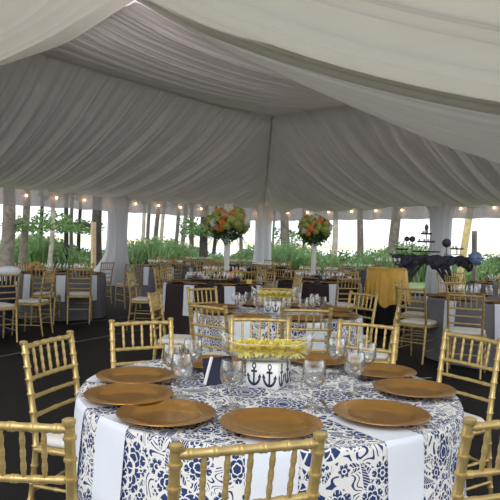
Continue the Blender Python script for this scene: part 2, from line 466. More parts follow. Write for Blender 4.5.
T = [(6, 23, 14, 0, 'bark', 'thick grey trunk at the far left edge', 1), (24, 25, 8, 0, 'bark', 'grey trunk second from the left edge', 1),
     (37, 29, 3, .1, 'barkdark', 'thin dark sapling left of the three slim trunks', 2), (42, 31, 4, -.1, 'barkdark', 'thin dark sapling with leafy low branches at left', 2),
     (50, 26, 5, 0, 'barkpale', 'slim pale trunk above the left orange flowers', 2), (64, 27, 5, .1, 'barkdark', 'slim dark trunk right of the pale left trunk', 2),
     (72, 28, 4, -.05, 'bark', 'slim grey trunk behind the left grey table', 2), (79, 30, 4, 0, 'barkdark', 'slim dark trunk left of the wooden board', 2),
     (97, 22, 11, 0, 'barkdark', 'thick dark trunk left of the draped leg', 1), (139, 30, 4, .25, 'barkpale', 'thin pale leaning trunk just right of the left draped leg', 0),
     (147, 32, 4, .1, 'bark', 'thin grey trunk beside the pale leaning one', 0), (153, 35, 5, .3, 'bark', 'grey trunk leaning right between thin trunks', 0),
     (161, 31, 4, .05, 'barkpale', 'thin straight pale trunk between grey trunks', 0), (175, 31, 4, .05, 'bark', 'thin grey trunk with knotty bark left of a pale pair', 0),
     (181, 33, 5, .15, 'barkpale', 'pale trunk leaning right left of the tall flowers', 1), (190, 32, 5, .1, 'bark', 'grey trunk with green leaves left of the tall flowers', 3),
     (204, 28, 9, .02, 'barkdark', 'thick dark trunk left of the nearer tall flowers', 2), (213, 36, 4, .1, 'barkdark', 'thin dark trunk behind the nearer tall flowers', 1),
     (240, 36, 4, 0, 'bark', 'thin grey trunk between tall flowers and corner leg', 1), (273, 38, 2.5, .05, 'bark', 'very thin trunk right of the corner leg', 1),
     (284, 30, 10, 0, 'bark', 'thick grey trunk right of the corner leg', 1), (333, 31, 6, .05, 'barkpale', 'pale trunk right of the farther tall flowers', 0),
     (302, 36, 3, .05, 'barkdark', 'thin dark trunk behind the farther tall flowers', 1),
     (359, 31, 7, .0, 'bark', 'slim grey trunk alone in the bright opening', 0), (393, 28, 11, .12, 'bark', 'thick grey trunk leaning right of the gold table', 0)]
for (px, d, w, ln, bm, lb, low) in T: tree(px, d, w, ln, bm, lb, low)
def plank(p0, p1, d, wpx, m, label, name='wooden_post'):
    a = atd(*p0, d); b = atd(*p1, d); a = a+(a-b)*((a.z+.03)/(b.z-a.z)); w = wpx*d/F
    o = MB().tube([a, a.lerp(b, .5), b], w/2*1.2, 4).mesh(name, m, False)
    return tag(obj(name, o), label, 'post')
plank((93.5, 277), (93.5, 222), 21.5, 4.5, M['plank'], 'pale wooden board standing by the thick dark trunk')
plank((462, 262), (471, 205), 21, 6, M['planky'], 'yellowish leaning post right of the dessert table')
plank((474, 278), (474.5, 231), 20, 4.5, M['bark'], 'short grey post standing in the right opening')
# tall meadow plants, nobody could count them
mb = MB(); rnd = random.Random(4)
for i in range(16000):
    px = rnd.uniform(-30, 540); d = 25.5+abs(rnd.gauss(0, 5.5)) if px > 200 else 26+abs(rnd.gauss(0, 5))
    x = (px-250)/F*d
    w_ = max(0, -((Vector((x, d, 0))-C0).dot(V)), -((Vector((x, d, 0))-C0).dot(U)))
    if w_ < 1.4: continue
    hh = (.95+.35*math.sin(px*.05)+.22*math.sin(px*.17+d))*rnd.uniform(.5, 1.15)
    ln = rnd.uniform(-.3, .3); wd = rnd.uniform(.025, .06); a = rnd.uniform(0, PI); cx, cy = math.cos(a)*wd, math.sin(a)*wd
    b0 = Vector((x, d, -.03)); t = b0+Vector((ln, rnd.uniform(-.2, .2), hh)); m_ = b0.lerp(t, .6)+Vector((0, 0, .08))
    mb.add([b0+Vector((cx*.4, cy*.4, 0)), b0-Vector((cx*.4, cy*.4, 0)), m_-Vector((cx, cy, 0)), t, m_+Vector((cx, cy, 0))], [(0, 1, 2, 3, 4)])
    if rnd.random() < .6: leaves(mb, (t.x, t.y, t.z-.1), .18, 3, .09)
o = obj('undergrowth', mb.mesh('undergrowth', M['reed'], False)); tag(o, 'tall green reeds and shrubs growing along the water', 'undergrowth', kind='stuff')
# round bushes in the reeds
bushes = [(60, 30, 1.0, 'green bush behind the left grey table'), (150, 31, .95, 'green bush just right of the left draped leg'), (185, 33, 1.0, 'green bush left of the thick dark trunk'), (345, 30, 1.0, 'green bush right of the farther tall flowers'), (378, 29, 1.05, 'green bush behind the gold table'), (425, 29, .95, 'green bush behind the dessert table'), (487, 28, 1.0, 'green bush at the right edge of the opening'), (255, 34, .9, 'green bush behind the far corner leg')]
for px, d, r, lb in bushes:
    mb = MB(); leaves(mb, (0, 0, .5), r, 900, .09, (1.5, 1, .75))
    o = thing('bush', lb, 'bush', ((px-250)/F*d, d, 0))
    obj('foliage', mb.mesh('foliage', M['leaf'], False), o)
    obj('stem', MB().tube([(0, 0, -.03), (.03, 0, .7)], [.04, .02], 6).mesh('stem', M['barkdark']), o)

# ------------------------------------------------------------------ chair
def bamboo(p0, p1, r, rings, n=9, r1=None, mid=None, knob=1.32, top=None):
    """a turned rod with bamboo rings at the given fractions"""
    r1 = r if r1 is None else r1
    P0, P1 = Vector(p0), Vector(p1); L_ = (P1-P0).length; e = .006/L_
    st = {0.0: 1, 1.0: 1}
    for q in rings:
        for dq, k in ((-2.2*e, 1), (-1.2*e, knob), (-.4*e, knob), (0, knob*.9), (.4*e, knob), (1.2*e, knob), (2.2*e, 1)):
            if 0 <= q+dq <= 1: st[q+dq] = k
    ks = sorted(st); path = []; rad = []
    for q in ks:
        if mid is not None:
            m_ = Vector(mid); p = P0*(1-q)*(1-q)+m_*2*q*(1-q)+P1*q*q
        else: p = P0.lerp(P1, q)
        path.append(p); rad.append((r+(r1-r)*q)*st[q])
    return path, rad, n
def rod(*a, **k):
    p, r, n = bamboo(*a, **k); return MB().tube(p, r, n)
CW, CT = .182, .915
def back_at(z):   # y of the chair back at height z
    if z > .45: return -.185-.075*((z-.45)/.47)**1.25
    return -.185-.055*((.45-z)/.45)**1.5
def bx(z): return CW-.012*max(0, (.9-z)/.9)
parts = []        # (name, mesh builder, material, label, loc)
def post(s):
    zs = [0, .02, .12, .2, .28, .36, .45, .52, .60, .68, .745, .80, .86, .895, CT-.022]
    path = []; rad = []
    for i, z in enumerate(zs):
        for dz, k in ((-.006, 1.0), (-.003, 1.28), (.003, 1.28), (.006, 1.0)) if 2 <= i <= 12 else ((0, 1),):
            path.append((s*bx(z), back_at(z), z+dz)); rad.append((.0145 if z > .3 else .012+.0025*z/.3)*k)
    y = back_at(CT)
    path += [(s*CW, y, CT-.019), (s*CW, y, CT-.014), (s*CW, y, CT-.004), (s*CW, y, CT)]
    rad += [.0115, .0185, .0185, .012]
    return MB().tube(path, rad, 10)
def chair_parts():
    P = []
    for s in (-1, 1): P.append(('back_post', post(s), 'gold', None))
    for s in (-1, 1): P.append(('front_leg', rod((s*.192, .20, 0), (s*.185, .185, .44), .011, (.2, .38, .56, .74, .92), r1=.0155), 'gold', None))
    for z, nm, r, nb in ((.885, 'top_rail', .0115, 6), (.742, 'back_rail', .010, 6), (.66, 'back_rail', .0095, 3), (.578, 'back_rail', .0095, 3)):
        y = back_at(z)
        mid = (0, y-.020, z+(.006 if nm == 'top_rail' else 0))
        P.append((nm, rod((-bx(z), y, z), (bx(z), y, z), r, [(k+.5)/nb for k in range(nb)], mid=mid, knob=1.2), 'gold', None))
    for k in range(5):
        x = (k-2)*.056; q = .5+x/(2*CW); bow = -.020*2*q*(1-q)
        P.append(('spindle', rod((x, back_at(.742)+bow, .742), (x*1.03, back_at(.885)+bow, .885), .0068, (.24, .5, .76), knob=1.25, n=8), 'gold', None))
    fr = MB()
    for a, b in (((-.185, .19, .435), (.185, .19, .435)), ((-.178, -.185, .435), (.178, -.185, .435)), ((-.178, -.185, .435), (-.187, .19, .435)), ((.178, -.185, .435), (.187, .19, .435))):
        p, r, n = bamboo(a, b, .015, (.25, .75), knob=1.15); fr.tube(p, r, n)
    fr.box((0, 0, .447), (.37, .38, .014), bev=.004)
    P.append(('seat_frame', fr, 'gold', None))
    for z in (.15, .27):
        for s in (-1, 1): P.append(('stretcher', rod((s*.178, back_at(z), z), (s*.19, .192, z), .0075, (.33, .66)), 'gold', None))
    P.append(('stretcher', rod((-.19, .193, .30), (.19, .193, .30), .0075, (.33, .66)), 'gold', None))
    P.append(('stretcher', rod((-.176, back_at(.24), .24), (.176, back_at(.24), .24), .0075, (.33, .66)), 'gold', None))
    cu = MB(); rows = []
    for z, ins in ((.455, .012), (.462, 0), (.478, -.003), (.490, .006), (.497, .03), (.499, .08)):
        row = []
        for k in range(32):
            a = 2*PI*k/32; c, s = math.cos(a), math.sin(a)
            row.append(((.192-ins)*math.copysign(abs(c)**.35, c), .008+(.188-ins)*math.copysign(abs(s)**.35, s), z))
        rows.append(row)
    cu.grid(rows, True); o_ = len(cu.v); cu.f.append(tuple(range(o_-32, o_))); cu.mi.append(0)
    P.append(('seat_cushion', cu, 'cushion', 'ivory fabric seat cushion'))
    return P
CP = chair_parts(); CPM = [(n, b.mesh(n, M[m]), l) for n, b, m, l in CP]
lod = MB()
for n, b, m, l in CP: lod.merge(b, 1 if m == 'cushion' else 0)
LOD = lod.mesh('dining_chair', [M['gold'], M['cushion']])
proto = None
def chair(loc, ang, label, group):
    """ang: direction the sitter faces, in the ground plane (0 = +x)"""
    global proto
    rz = ang-PI/2
    if loc[1] > 8.9:
        o = obj('dining_chair', LOD, None, (loc[0], loc[1], .002)); o.rotation_euler.z = rz
        return tag(o, label, 'chair', group)
    if proto is None:
        o = thing('dining_chair', label, 'chair', (loc[0], loc[1], .002), rz, group)
        for n, me, l in CPM:
            p = obj(n, me, o)
            if l: p['label'] = l
        proto = o; return o
    o = copy_tree(proto); o.location = (loc[0], loc[1], .002); o.rotation_euler = (0, 0, rz); o['label'] = label; o['group'] = group
    return o
def chair_top(cx, cy, ang, label, group):      # place by the middle of the back's top edge
    b = back_at(CT)
    return chair((cx-math.cos(ang)*b, cy-math.sin(ang)*b), ang, label, group)

# ------------------------------------------------------------------ tables
R0, TZ = .762, .760
def fold(th, s, seed, nf=13, amp=.055):
    if s <= 0: return 0
    q = min(1, s/.7)
    return (.012*q+amp*q**.9*(.5+.5*math.sin(nf*th+seed+.9*math.sin(2*th+seed)))*(.6+.4*math.sin(3*th+seed*2)))
def cloth_mesh(R, tz, drop, seed, m, nf=13, amp=.055):
    n = 192; rows = []; uvs = []; e = .018
    prof = [(r*R, 0, r*R) for r in (.001, .15, .3, .45, .6, .72, .82, .9, .95)]
    prof += [(R-e+e*math.sin(a), e-e*math.cos(a), R-e+e*a) for a in (0, .4, .8, 1.2, PI/2)]
    ns = 16
    prof += [(R, e+(drop-e)*k/ns, R+(drop-e)*k/ns) for k in range(1, ns+1)]
    for (r, dz, L_) in prof:
        row = []
        for j in range(n):
            th = 2*PI*j/n; rr = r+(fold(th, dz-e, seed, nf, amp) if dz > e else 0)
            row.append((rr*math.cos(th), rr*math.sin(th), tz-dz))
            tt = th+PI/2 if th < PI/2 else th-1.5*PI      # cut of the print at the back of the table
            if dz <= .001: uvs.append((r*math.cos(th), r*math.sin(th)))
            else: uvs.append((tt*R*1.02+3.1, L_-.2))
        rows.append(row)
    mb = MB(); mb.grid(rows, True); mb.uv = uvs
    me = mb.mesh('tablecloth', m)
    # loops crossing the cut keep a continuous print
    ul = me.uv_layers[0].data
    for p in me.polygons:
        us = [ul[i].uv[0] for i in p.loop_indices]
        if max(us)-min(us) > 2:
            for i in p.loop_indices:
                if ul[i].uv[0] < 3.1: ul[i].uv[0] += 2*PI*R*1.02
    return me
def table_base(name, c, R, tz, label, group):
    t = thing(name, label, 'table', (c[0], c[1], 0), 0, group)
    obj('tabletop', MB().lathe([(.001, tz-.03), (R-.008, tz-.03), (R-.004, tz-.016), (R-.008, tz-.003), (.001, tz-.003)], 48).mesh('tabletop', M['plank']), t)
    lg = MB().tube([(0, 0, 0), (0, 0, tz-.03)], .018, 8).mesh('leg', M['steel'])
    for k in range(4):
        a = PI/4+k*PI/2; obj('leg', lg, t, (.42*R/.76*math.cos(a), .42*R/.76*math.sin(a), 0))
    return t
def napkin_mesh(R, tz, seed, th, rc, drop, w=.165, nf=13, amp=.055):
    """a long folded napkin: runs from under the charger, over the rim and down the cloth"""
    rows = []; th0 = th; e = .018
    path = [(rc-.1+(R-e-rc+.1)*k/6, 0) for k in range(7)]
    path += [(R-e+(e+.004)*math.sin(a), e-(e+.004)*math.cos(a)+.0) for a in (.4, .8, 1.2, PI/2)]
    path += [(R, e+(drop-e)*k/12) for k in range(1, 13)]
    for (r, dz) in path:
        row = []
        for j in range(9):
            y = (j/8-.5)*w*(1-.10*min(1, dz/.3)+.0)
            if dz > e:
                a = y/R; f = max(fold(th+a+q_, dz-e, seed, nf, amp) for q_ in (-.06, -.03, 0, .03, .06)); rr = R+f+.006
                x, yy = rr*math.cos(a), rr*math.sin(a)
            else:
                x, yy = math.sqrt(max(1e-6, r*r-y*y*(r/R)**2)) if r > abs(y) else r, y*1.0
                if dz == 0: x = r-(y*y/(2*R))*(r/R)
            zz = tz+.003-dz if dz <= 0 else tz+.001-dz
            row.append((x, yy, zz))
        rows.append(row)
    mb = MB(); mb.grid(rows); mb.xf(Matrix.Rotation(th, 4, 'Z'))
    me = mb.mesh('napkin', M['white'])
    return me
CHARGER = MB().lathe([(.001, .001), (.105, .001), (.118, .004), (.150, .012), (.171, .018), (.1735, .0195), (.172, .0215), (.150, .0175), (.126, .0125), (.119, .0115), (.113, .0050), (.06, .0035), (.001, .0035)], 56).mesh('charger_plate', M['charger'])
def goblet():
    bowl = MB().lathe([(.004, .068), (.018, .071), (.033, .083), (.0405, .102), (.0415, .122), (.038, .146), (.0345, .165), (.0335, .165), (.037, .146), (.0402, .122), (.039, .103), (.031, .086), (.016, .0745), (.001, .073)], 24).mesh('bowl', M['glass'])
    stem = MB().lathe([(.004, .006), (.0038, .02), (.0035, .045), (.0045, .069)], 10).mesh('stem', M['glass'])
    foot = MB().lathe([(.001, 0), (.034, 0), (.035, .002), (.02, .004), (.004, .008)], 24).mesh('foot', M['glass'])
    wat = MB().lathe([(.001, .074), (.0155, .0755), (.0305, .0868), (.0385, .103), (.0395, .116), (.001, .116)], 24).mesh('water', M['water'])
    return bowl, stem, foot, wat
GB = goblet()
gl = MB()
for q in (([(.004, .068), (.033, .083), (.0405, .102), (.0415, .122), (.0345, .165)]), ([(.034, 0), (.02, .004), (.004, .008), (.0036, .045), (.004, .068)])): gl.lathe(q, 12)
GLOD = gl.mesh('water_goblet', M['glass'])
gproto = None
def glass(x, y, z, label, group, s=1.0):
    global gproto
    if y > 4.5:
        o = obj('water_goblet', GLOD, None, (x, y, z)); return tag(o, label, 'glass', group)
    if gproto is None:
        o = thing('water_goblet', label, 'glass', (x, y, z), 0, group)
        for n, me in zip(('bowl', 'stem', 'foot', 'water'), GB): obj(n, me, o)
        gproto = o
    else:
        o = copy_tree(gproto); o.location = (x, y, z); o['label'] = label; o['group'] = group
    o.scale = (s, s, s)
    return o
SIDES = ['right', 'far right', 'far', 'far left', 'left', 'near left', 'near', 'near right']
def side(a): return SIDES[int(round((a % (2*PI))/(PI/4))) % 8]

# yellow spider mums
def mum_mesh(seed, r=.047):
    rnd = random.Random(seed); mb = MB()
    for k in range(130):
        el = math.asin(rnd.uniform(-.25, 1)); az = rnd.uniform(0, 2*PI); L_ = r*rnd.uniform(.75, 1.15)
        d = Vector((math.cos(el)*math.cos(az), math.cos(el)*math.sin(az), math.sin(el))); s = d.cross(Vector((0, 0, 1)))
        if s.length < 1e-3: s = Vector((1, 0, 0))
        s.normalize(); w = .0055; up = s.cross(d)*.004
        m_ = d*L_*.55+up; t = d*L_+Vector((0, 0, -.006))
        mb.add([d*.006-s*w*.5, d*.006+s*w*.5, m_+s*w, t+s*w*.5, t-s*w*.5, m_-s*w], [(0, 1, 2, 5), (5, 2, 3, 4)])
    mb.ball((0, 0, 0), r*.35, 8, 6)
    return mb.mesh('petals', M['yellow'])
MUMS = [mum_mesh(k) for k in range(4)]
def anchor():
    """flat navy anchor, about 1 tall, in the xz plane facing -y"""
    mb = MB(); t = .05
    def seg(pts, w):
        for (x0, z0), (x1, z1) in zip(pts, pts[1:]):
            d = Vector((x1-x0, 0, z1-z0)); n = Vector((-d.z, 0, d.x)).normalized()*w/2; a = Vector((x0, 0, z0)); b = Vector((x1, 0, z1)); e = Vector((0, -.015, 0))
            mb.add([a-n, b-n, b+n, a+n, a-n+e, b-n+e, b+n+e, a+n+e], [(0, 1, 2, 3), (7, 6, 5, 4), (0, 4, 5, 1), (1, 5, 6, 2), (2, 6, 7, 3), (3, 7, 4, 0)])
    seg([(0, .08), (0, .74)], .11); seg([(-.2, .60), (.2, .60)], .09)
    seg([(.11*math.cos(2*PI*k/14), .84+.11*math.sin(2*PI*k/14)) for k in range(15)], .06)
    seg([(.40*math.sin(a), .42-.40*math.cos(a)) for a in [-1.35+2.7*k/14 for k in range(15)]], .12)
    for s in (-1, 1):
        mb.add([(s*.50, 0, .34), (s*.26, 0, .34), (s*.42, 0, .52), (s*.50, -.015, .34), (s*.26, -.015, .34), (s*.42, -.015, .52)], [(0, 1, 2), (5, 4, 3), (0, 3, 4, 1), (1, 4, 5, 2), (2, 5, 3, 0)])
    return mb
def boat_bowl():
    """clear glass boat: flat lens-shaped foot, wide flaring ends and a rim that dips in the middle"""
    n = 60; rows = []
    prof = [(.10, 0), (.55, .006), (.82, .02), (.95, .036), (.99, .055), (1.02, .10)]
    def ringpt(k, q, z, off):
        a = 2*PI*k/n; c, s = math.cos(a), math.sin(a)
        x = .205*q*math.copysign(abs(c)**.55, c); y = .085*q*math.copysign(abs(s)**.7, s)
        rim = .03+.022*abs(c)**2
        return (x*(1-off), y*(1-off*2), z*(.80+.50*c*c*abs(c)) if z else 0.0)
    for q, z in prof: rows.append([ringpt(k, q, z, 0) for k in range(n)])
    for q, z in reversed(prof): rows.append([(p[0], p[1], p[2]+(.004 if z < .05 else 0)) for p in [ringpt(k, q, z, .02) for k in range(n)]])
    mb = MB(); mb.grid(rows, True)
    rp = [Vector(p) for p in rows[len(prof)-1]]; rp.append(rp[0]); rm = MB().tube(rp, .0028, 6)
    return mb, rm
def centrepiece(c, z, rz, tdesc, full=True):
    v = thing('anchor_vase', 'white square vase with navy anchors %s' % tdesc, 'vase', (c[0], c[1], z), rz-math.radians(27), 'anchor vases')
    bw, bh = .150, .108
    body = MB().box((0, 0, bh/2), (bw, bw, bh), bev=.006).mesh('body', M['porcelain']); obj('body', body, v)
    am = anchor()
    faces = [(-.036, 0), (.036, 0), (-.036, 1), (.036, 1)]
    for (dx, f) in faces:
        mb = MB().merge(am).xf(Matrix.Rotation(f*PI/2, 4, 'Z') @ Matrix.Translation((dx, -bw/2-.0002, .014)) @ Matrix.Diagonal((.068, .1, .098, 1)))
        obj('anchor_print', mb.mesh('anchor_print', M['ink'], False), v)
    b = thing('glass_bowl', 'clear glass boat shaped bowl of yellow flowers %s' % tdesc, 'bowl', (c[0]-.012, c[1], z+bh+.001), rz+math.radians(-4), 'boat bowls')
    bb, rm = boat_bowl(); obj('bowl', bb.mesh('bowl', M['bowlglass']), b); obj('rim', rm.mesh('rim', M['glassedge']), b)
    spots = []
    for row, yy, n_ in (('front', -.045, 5), ('middle', 0, 6), ('back', .045, 5)):
        for k in range(n_):
            x = (k-(n_-1)/2)*.052; spots.append((row, k, x, yy+.006*math.sin(k*3), .033+.014*(1-(x/.17)**2)+(.010 if row == 'middle' else 0)))
    nth = ['leftmost', 'second from left', 'third from left', 'fourth from left', 'fifth from left', 'sixth from left']
    cs, sn = math.cos(rz), math.sin(rz)
    for i_, (row, k, x, y, h) in enumerate(spots):
        o = thing('chrysanthemum', 'yellow flower, %s in %s row, bowl %s' % (nth[k], row, tdesc), 'flower', (c[0]+x*cs-y*sn, c[1]+x*sn+y*cs, z+bh+h), i_*1.3, 'yellow flowers in boat bowls')
        obj('petals', MUMS[i_ % 4], o)
        obj('stem', MB().tube([(0, 0, -.005), (0, 0, -h+.010)], .003, 5).mesh('stem', M['stemgreen']), o)

# ---- nearest table
T1 = Vector((.095, 2.64))
R1 = .802
table_base('round_table', T1, R1, TZ, 'round table under the nearest navy floral cloth', 'round tables')
o = obj('tablecloth', cloth_mesh(R1, TZ+.002, .735, 1.3, M['print'], 15, .035), None, (T1.x, T1.y, 0)); tag(o, 'navy and white floral cloth on the nearest round table', 'tablecloth')
pl = [(271, 426, 'nearest'), (163, 417, 'front left'), (129, 397, 'second on the left'), (136, 378, 'back left, third on the left'), (212, 364.5, 'far side, left of the glass bowl'), (319, 361, 'far side, behind the right glasses'), (398, 371, 'back right'), (414, 391, 'second on the right'), (381, 416, 'front right')]
for (px, py, w) in pl:
    p = at(px, py, TZ+.012)
    v = Vector((p.x-T1.x, p.y-T1.y)); r = v.length; 
    if r > R1-.165: v = v*((R1-.165)/r)
    r = v.length; th = math.atan2(v.y, v.x)
    nth_ = math.radians(-58) if w == 'front right' else math.radians(-133) if w == 'front left' else th
    o = obj('charger_plate', CHARGER, None, (T1.x+v.x, T1.y+v.y, TZ+.008)); tag(o, 'gold charger plate on the nearest table, %s' % w, 'plate', 'gold chargers on the nearest table')
    o = obj('napkin', napkin_mesh(R1, TZ+.002, 1.3, nth_, r, .43, .165, 15, .035), None, (T1.x, T1.y, 0)); tag(o, 'white napkin of the nearest table, charger %s' % w, 'napkin', 'white napkins on the nearest table')
zt = TZ+.003
for (px, py, s, w) in [(181, 397, 1.06, 'front of the left trio'), (172, 384, 1.06, 'left of the left trio'), (192, 378, 1.08, 'back of the left trio'), (231, 408, 1.1, 'just left of the anchor vase'), (313, 408, 1.12, 'just right of the anchor vase'),
                       (354, 394, 1.08, 'front of the right trio'), (336, 374, 1.06, 'left of the right trio'), (366, 380, 1.06, 'right of the right trio')]:
    p = at(px, py, zt); glass(p.x, p.y, zt, 'clear water goblet on the nearest table, %s' % w, 'goblets on the nearest table', s)
cp = at(268, 386, TZ); centrepiece((cp.x, cp.y), zt, math.radians(3), 'on the nearest table')
# dark table card leaning with a white edge
g = at(207.5, 387, zt)
t = thing('table_card', 'black table card with a white edge left of the anchor vase', 'card', (g.x, g.y, zt), math.radians(35))
obj('board', MB().box((.075, .02, .062), (.15, .006, .12)).xf(Matrix.Rotation(math.radians(-14), 4, 'X')).mesh('board', M['ink'], False), t)
f = MB().tube([(-.004, .018, .0075), (.026, .014, .125)], .0075, 6)
obj('edge', f.mesh('edge', M['porcelain']), t)
obj('stand', MB().tube([(.10, .04, .115), (.10, .075, .004)], .004, 6).mesh('stand', M['ink']), t)
# cutlery
def cutlery(name, a, b, label):
    A_ = at(*a, zt); B = at(*b, zt); d = B-A_; L_ = .21; t = thing(name, label, name, A_, math.atan2(d.y, d.x))
    obj('handle', MB().tube([(0, 0, .006), (.05, 0, .005), (.10, 0, .004)], [.006, .0065, .004], 8).mesh('handle', M['steel']), t)
    obj('blade', MB().add([(.10, -.005, .004), (.19, -.009, .004), (.21, .002, .004), (.10, .005, .004), (.10, -.005, .006), (.19, -.009, .005), (.21, .002, .005), (.10, .005, .006)], [(0, 3, 2, 1), (4, 5, 6, 7), (0, 1, 5, 4), (1, 2, 6, 5), (2, 3, 7, 6), (3, 0, 4, 7)]).mesh('blade', M['steel'], False), t)
cutlery('knife', (191, 433.5), (208, 423), 'steel knife between the nearest and front left chargers')
cutlery('knife', (330, 414), (324, 405), 'steel knife between the nearest and front right chargers')
cutlery('knife', (398, 381.5), (424, 379), 'steel knife between the back right chargers')
# chairs of the nearest table
def face(p, c): return math.atan2(c[1]-p[1], c[0]-p[0])
def posts(l, r): 
    a = at(*l, CT); b = at(*r, CT); d = b-a; return (a+b)/2, math.atan2(d.y, d.x)+PI/2
G1 = 'gold chairs at the nearest table'
c, a = posts((170, 444), (326, 432)); chair_top(c.x, c.y, a, 'gold bamboo-style chair nearest the camera, back toward us', G1)
r = at(69, 419, CT); a = math.radians(-4); c = r-Vector((math.cos(a), math.sin(a), 0))*CW; chair_top(c.x, c.y, a+PI/2, 'gold chair cut by the left bottom corner of the photo', G1)
l = at(470, 418, CT); a = math.radians(22); c = l+Vector((math.cos(a), math.sin(a), 0))*CW; chair_top(c.x, c.y, a+PI/2, 'gold chair cut by the right bottom corner of the photo', G1)
c, a = posts((451, 331), (495, 336)); chair_top(c.x, c.y, math.radians(212), 'gold chair on the right of the nearest table, before the grey table', G1)
c, a = posts((25, 341), (69, 331)); chair_top(c.x, c.y, math.radians(-17), 'gold chair on the left of the nearest table, against the black floor', G1)
c, a = posts((115, 321), (167, 317)); chair_top(c.x, c.y, math.radians(-62), 'gold chair behind the back left charger of the nearest table', G1)
c, a = posts((232, 316), (288, 316)); chair_top(c.x, c.y, math.radians(-90), 'gold chair straight behind the yellow flower bowl of the nearest table', G1)
c, a = posts((340, 319), (397, 324)); chair_top(c.x, c.y, math.radians(-119), 'gold chair behind the right goblets of the nearest table', G1)

# ---- generic dressed table
TAKEN = []
CROWD = [((.27, 5.55), .78), ((-.55, 9.4), .78), ((3.05, 7.75), .78), ((-3.35, 10.9), .78), ((2.22, 9.85), .32), ((1.5, 13.2), .78), ((.55, 15.4), .78), ((1.22, 10.6), .78), ((-2.1, 15.2), .78), ((-.48, 11.85), .78), ((-.2, 17.6), .78), ((4.9, 11.5), .78), ((2.9, 16.4), .78), ((-1.6, 19.2), .78), ((-3.0, 15.0), .6), ((3.6, 13.7), .4), ((4.4, 13.7), .4)]
def dressed(c, clothm, desc, chairs=8, a0=.3, rad=1.08, seed=0, plates=8, R=R0, glasses=2, clothname='tablecloth', napkins=True, chair_list=None, drop=.75):
    table_base('round_table', c, R, TZ, 'round tabletop of %s' % desc, 'round tables')
    o = obj('tablecloth', cloth_mesh(R, TZ+.002, drop, seed, clothm), None, (c[0], c[1], 0)); tag(o, 'draped cloth of %s' % desc, 'tablecloth', 'tablecloths')
    for k in range(plates):
        th = a0+2*PI*k/plates; r = R-.18; x, y = c[0]+r*math.cos(th), c[1]+r*math.sin(th)
        o = obj('charger_plate', CHARGER, None, (x, y, TZ+.008)); tag(o, 'gold charger, %s side of %s' % (side(th), desc), 'plate', 'gold chargers, '+desc)
        if napkins and math.sin(th) < .5:
            o = obj('napkin', napkin_mesh(R, TZ+.002, seed, th, r, .43), None, (c[0], c[1], 0)); tag(o, 'white napkin, %s side of %s' % (side(th), desc), 'napkin', 'white napkins, '+desc)
        for g_ in range(glasses):
            a = th+.16-.34*g_; rr = R-.36-.07*g_
            glass(c[0]+rr*math.cos(a), c[1]+rr*math.sin(a), zt, '%s goblet, %s side of %s' % (['outer', 'inner'][g_], side(th), desc), 'goblets, '+desc)
    if chair_list is None:
        chair_list = []
        for k in range(chairs):
            th = a0+2*PI*k/chairs; q = rad+random.uniform(-.04, .08)
            p = Vector((c[0]+q*math.cos(th), c[1]+q*math.sin(th)))
            if any((p-e).length < .56 for e in TAKEN) or any((p-Vector(e)).length < r+.28 for e, r in CROWD if (Vector(e)-Vector(c[:2])).length > .1): continue
            chair_list.append((c[0]+q*math.cos(th), c[1]+q*math.sin(th), th+PI+random.uniform(-.2, .2)))
    seen = {}
    for (x, y, a) in chair_list:
        TAKEN.append(Vector((x, y)))
        s_ = side(math.atan2(y-c[1], x-c[0]))
        seen[s_] = seen.get(s_, 0)+1
        chair((x, y), a, 'gold chair, %s side of %s%s' % (s_, desc, '' if seen[s_] == 1 else ', second'), 'gold chairs, '+desc)

